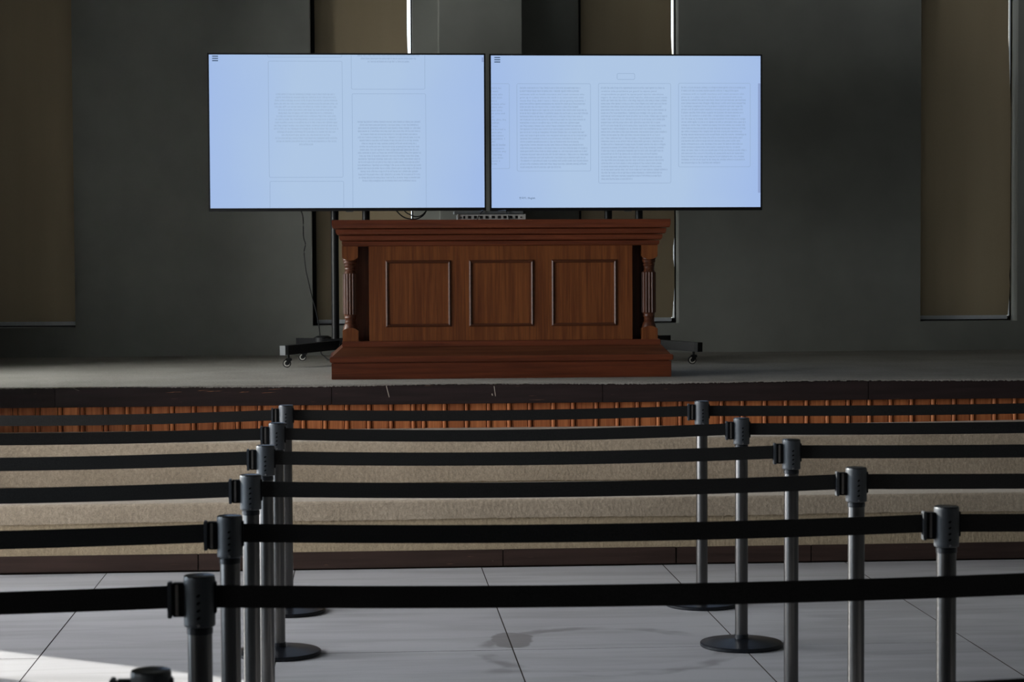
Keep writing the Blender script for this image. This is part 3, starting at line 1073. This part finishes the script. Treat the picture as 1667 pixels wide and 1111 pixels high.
PR = Page(SCR_R, 796.5, 1240.5, 88.3, 342.5, prr)
PR.menu(804.6, 94.2)
PR.card(800, 136.3, 828.5, 273.8, sides='rtb')
PR.card(840.8, 136.3, 960, 278)
PR.card(1003.5, 119.6, 1032, 129.4, wd=0.7)
PR.card(973, 135.8, 1090.8, 297.8)
PR.card(1103.5, 135.2, 1221, 271.5)
c1 = [('AIDS for', 816), ('I want', 810.5), ('eone who', 818), ('with toxic', 817), ('ant a', 808), ('didate who', 822), ('ident who', 818), ('eyes every', 817), ('eir arms and', 821), ('air', 804), ('the clinic, the', 823), (None, 811), ('I want', 810), ('nd burned a', 822), ('eone who', 816), ('ade mistakes', 819), ('president. I', 821), (None, 806), (None, 822), ('t someone', 820), ('to know why', 823), ('f learning', 816), ('ays a clown', 818), ('never a', 813), (None, 807)]
PR.text([(t_, 799.5, b_) for t_, b_ in c1], 143.6, 5.12, M['ink'])
e2 = [944, 941, 950, 949, 952, 952, 940, 954, 955, 947, 951.5, 942, 945, 945.6, 951, 954, 950, 941, 949, 955, 954, 956, 952, 955, 954, 912]
w2 = {2: 'someone with no health insurance and I want someone who', 3: 'grew up in a place where the earth is so saturated with toxic', 4: 'waste that they didn’t have a choice about getting leukemia. I'}
PR.text([(w2.get(i), 845.7, b_) for i, b_ in enumerate(e2)], 143.4, 5.13, M['ink'])
e3 = [1081, 1068, 1079, 1085, 1084, 1083.5, 1077, 1083, 1078, 1084, 1082, 1074, 1083, 1075, 1084, 1073, 1081, 1079, 1083, 1080, 1077.5, 1071, 1076, 1079, 1075, 1075, 1085, 1076, 1075.5, 1027.5]
w3 = {1: 'orekóva sida presidente pe guarã ha aipota peteĩ', 2: 'vicepresidente pe guarã ha aipota peteĩ tapicha ndorekóiva', 3: 'seguro de salud ha aipota peteĩ tapicha okakuaava peteĩ tenda'}
PR.text([(w3.get(i), 977.2, b_) for i, b_ in enumerate(e3)], 143.3, 5.1, M['ink'])
e4 = [1213, 1202, 1211, 1208, 1213, 1213, 1209, 1208, 1210, 1204, 1214, 1214, 1213, 1213, 1209, 1214, 1209, 1205, 1209, 1204, 1215, 1211, 1212, 1214, 1173]
w4 = {2: 'someone with no health insurance and I want someone who', 3: 'grew up in a place where the land is so saturated with toxic'}
PR.text([(w4.get(i), 1108.2, b_) for i, b_ in enumerate(e4)], 142.6, 5.1, M['ink'])
PR.text([('한국어 / English', 844, 869.5)], 321.8, 5, M['menu'], 'language_link')
PR.text([(None, 803, 809.5)], 339.2, 5, M['ink'], 'status_text')
mb = MB()
PR.quad(mb, 1233.8, 135.5, 1238.0, 314)
mb.build('scroll_thumb', M['scroll'], prr)


# ================================================================== CABLES
def cable(pts, r, label, group=None):
    o = MB().tube(smooth_pts(pts, 6), r, 7).build('cable', M['plastic'], origin=pts[-1])
    return tag(o, label, 'cable', group)


cable([(-0.425, 14.87, 1.945), (-0.420, 15.2, 1.90), (-0.418, 15.2, 1.768), (-0.405, 15.2, 1.711), (-0.415, 15.2, 1.649), (-0.403, 15.2, 1.526), (-0.386, 15.2, 1.447), (-0.365, 15.2, 1.35), (-0.335, 15.2, 1.24), (-0.314, 15.2, 1.13), (-0.306, 15.2, 1.05), (-0.302, 15.18, 0.945), (-0.276, 15.16, 0.909), (-0.224, 15.12, 0.880), (-0.10, 15.05, 0.876)], 0.0042,
      'long thin black power cable hanging from the left screen down to the stage carpet')
cable([(0.20, 14.86, 2.02), (0.238, 14.9, 1.950), (0.271, 14.9, 1.913), (0.305, 14.9, 1.892), (0.348, 14.9, 1.883), (0.392, 14.9, 1.887), (0.44, 14.9, 1.92), (0.47, 14.86, 1.99)], 0.0045,
      'lower of the two black cable loops drooping below the left screen')
cable([(0.27, 14.86, 2.02), (0.297, 14.87, 1.943), (0.34, 14.87, 1.913), (0.379, 14.87, 1.900), (0.418, 14.87, 1.909), (0.452, 14.87, 1.945), (0.47, 14.86, 2.0)], 0.004,
      'upper of the two black cable loops drooping below the left screen')
cable([(0.784, 14.80, 1.926), (0.779, 13.9, 1.918), (0.770, 13.45, 1.911), (0.757, 13.40, 1.900), (0.733, 13.335, 1.870), (0.725, 13.32, 1.851), (0.70, 13.30, 1.850)], 0.0032,
      'thin black cable slanting across the left half of the rack unit')
cable([(0.912, 14.80, 1.926), (0.912, 13.9, 1.918), (0.913, 13.45, 1.911), (0.918, 13.40, 1.896), (0.924, 13.335, 1.870), (0.928, 13.32, 1.852), (0.95, 13.30, 1.850)], 0.0036,
      'thin black cable crossing the right half of the rack unit')

# ================================================================== BELT STANCHIONS
ROWD = [9.66, 8.635, 7.615, 6.595, 5.555, 4.52, 3.487]
COLX = [-2.26, -0.352, 1.560, 3.47]
H = 0.95


def stanchion(length, sag, dzl):
    t = thing('belt_stanchion', (0, 0, 0), 'x', 'stanchion', 'belt stanchions standing in rows')
    MB().lathe(0, 0, [(0.168, 0.0), (0.172, 0.004), (0.172, 0.013), (0.168, 0.017), (0.12, 0.024), (0.05, 0.030), (0.0295, 0.033), (0.0285, 0.05)], 56).build('base', M['black_base'], t)
    MB().lathe(0, 0, [(0.0265, 0.033), (0.0265, H - 0.118)], 32).build('pole', M['pole'], t)
    MB().lathe(0, 0, [(0.0268, H - 0.126), (0.0280, H - 0.125), (0.0280, H - 0.113), (0.0262, H - 0.112), (0.0262, H - 0.106)], 32).build('collar', M['collar'], t)
    hd = MB().lathe(0, 0, [(0.0285, H - 0.110), (0.0325, H - 0.1085), (0.0335, H - 0.106), (0.0335, H - 0.103), (0.0335, H - 0.009), (0.0335, H - 0.006), (0.0325, H - 0.003)], 36).build('head', M['head'], t)
    MB().lathe(0, 0, [(0.0325, H - 0.004), (0.0325, H - 0.001), (0.030, H), (0.010, H + 0.0005)], 36).build('cap', M['cap_top'], hd)
    dm = MB()
    for z in (0.910, 0.894, 0.878, 0.862):
        n = 9
        ring = [(0.0042 * math.cos(2 * PI * k / n), 0.0030 * math.sin(2 * PI * k / n) + 0.0016 * math.cos(2 * PI * k / n)) for k in range(n)]
        vs = []
        for yy in (-0.0341, -0.0325):
            for px_, pz_ in ring:
                vs.append((px_, yy, z + pz_))
        dm.add(vs, [tuple(range(n))] + [(k, (k + 1) % n, (k + 1) % n + n, k + n) for k in range(n)])
    dm.build('vent_dimples', M['slot'], hd)
    MB().add([(0.0035 * math.cos(2 * PI * k / 10), -0.0350, 0.8465 + 0.0035 * math.sin(2 * PI * k / 10)) for k in range(10)] + [(0.0035 * math.cos(2 * PI * k / 10), -0.0325, 0.8465 + 0.0035 * math.sin(2 * PI * k / 10)) for k in range(10)],
             [tuple(range(10))] + [(k, (k + 1) % 10, (k + 1) % 10 + 10, k + 10) for k in range(10)]).build('screw', M['chrome'], hd)
    # receiver bracket on the left side of the head that takes the next belt's end
    cl = MB().box(-0.058, -0.030, -0.013, 0.013, 0.862, 0.934, 0.003).build('belt_receiver', M['plastic'], t)
    MB().box(-0.0665, -0.0575, -0.017, 0.010, 0.860, 0.937, 0.0015).build('receiver_rail', M['head'], cl)
    MB().box(-0.050, -0.043, -0.0165, -0.012, 0.866, 0.932, 0.0015).build('receiver_strip', M['rail'], cl)
    # belt slot housing on the right and the belt itself
    MB().box(0.028, 0.0365, -0.012, 0.012, 0.868, 0.936, 0.002).build('belt_slot', M['plastic'], t)
    mm = MB()
    N = 40
    x0, x1 = 0.033, length - 0.064
    vs, fs = [], []
    for k in range(N + 1):
        u = k / N
        zc = 0.9035 - sag * 4 * u * (1 - u) + dzl * u
        tw = 0.0006 * math.sin(u * 9)
        for dy, dz in ((-0.0007, -0.0242), (0.0007, -0.0242), (0.0007, 0.0242), (-0.0007, 0.0242)):
            vs.append((x0 + (x1 - x0) * u, dy + tw, zc + dz))
    for k in range(N):
        for q in range(4):
            r = (q + 1) % 4
            fs.append((k * 4 + q, k * 4 + r, (k + 1) * 4 + r, (k + 1) * 4 + q))
    fs += [(3, 2, 1, 0), tuple(N * 4 + q for q in range(4))]
    mm.add(vs, fs)
    bo = mm.build('belt', M['belt'], t)
    MB().box(x1 - 0.004, x1 + 0.006, -0.006, 0.006, 0.873 + dzl, 0.931 + dzl, 0.0015).build('belt_end', M['plastic'], bo)
    return t


ordn = ['nearest the stage', 'second from the stage', 'third from the stage', 'fourth from the stage', 'fifth from the stage', 'sixth from the stage', 'nearest the camera']
side = ['stanchion off the left edge, only its belt in view,', 'black topped belt stanchion in the left line,', 'black topped belt stanchion in the right line,', 'stanchion out of view off the right edge,']
sags = {0: [0.014, 0.010, 0.012, 0.012, 0.012, 0.012, 0.012], 1: [0.011, 0.016, 0.013, 0.013, 0.013, 0.012, 0.030], 2: [0.006] * 7}
for c in range(4):
    for r in range(7):
        o = stanchion(COLX[min(c + 1, 3)] - COLX[c] if c < 3 else 0.3, sags.get(c, [0.0] * 7)[r], 0.0) if True else None
        o.location = (COLX[c], ROWD[r], 0.0)
        if c == 3:
            for ch in list(o.children):
                if ch.name.startswith('belt') and not ch.name.startswith('belt_receiver') and not ch.name.startswith('belt_slot'):
                    for gch in list(ch.children):
                        bpy.data.objects.remove(gch)
                    bpy.data.objects.remove(ch)
        if c == 0 and r == 6:
            o['label'] = 'stanchion out of view off the left edge, nearest the camera'
            continue
        o['label'] = side[c] + ' ' + ordn[r]

for o in list(bpy.data.objects):
    if '_o' in o:
        del o['_o']
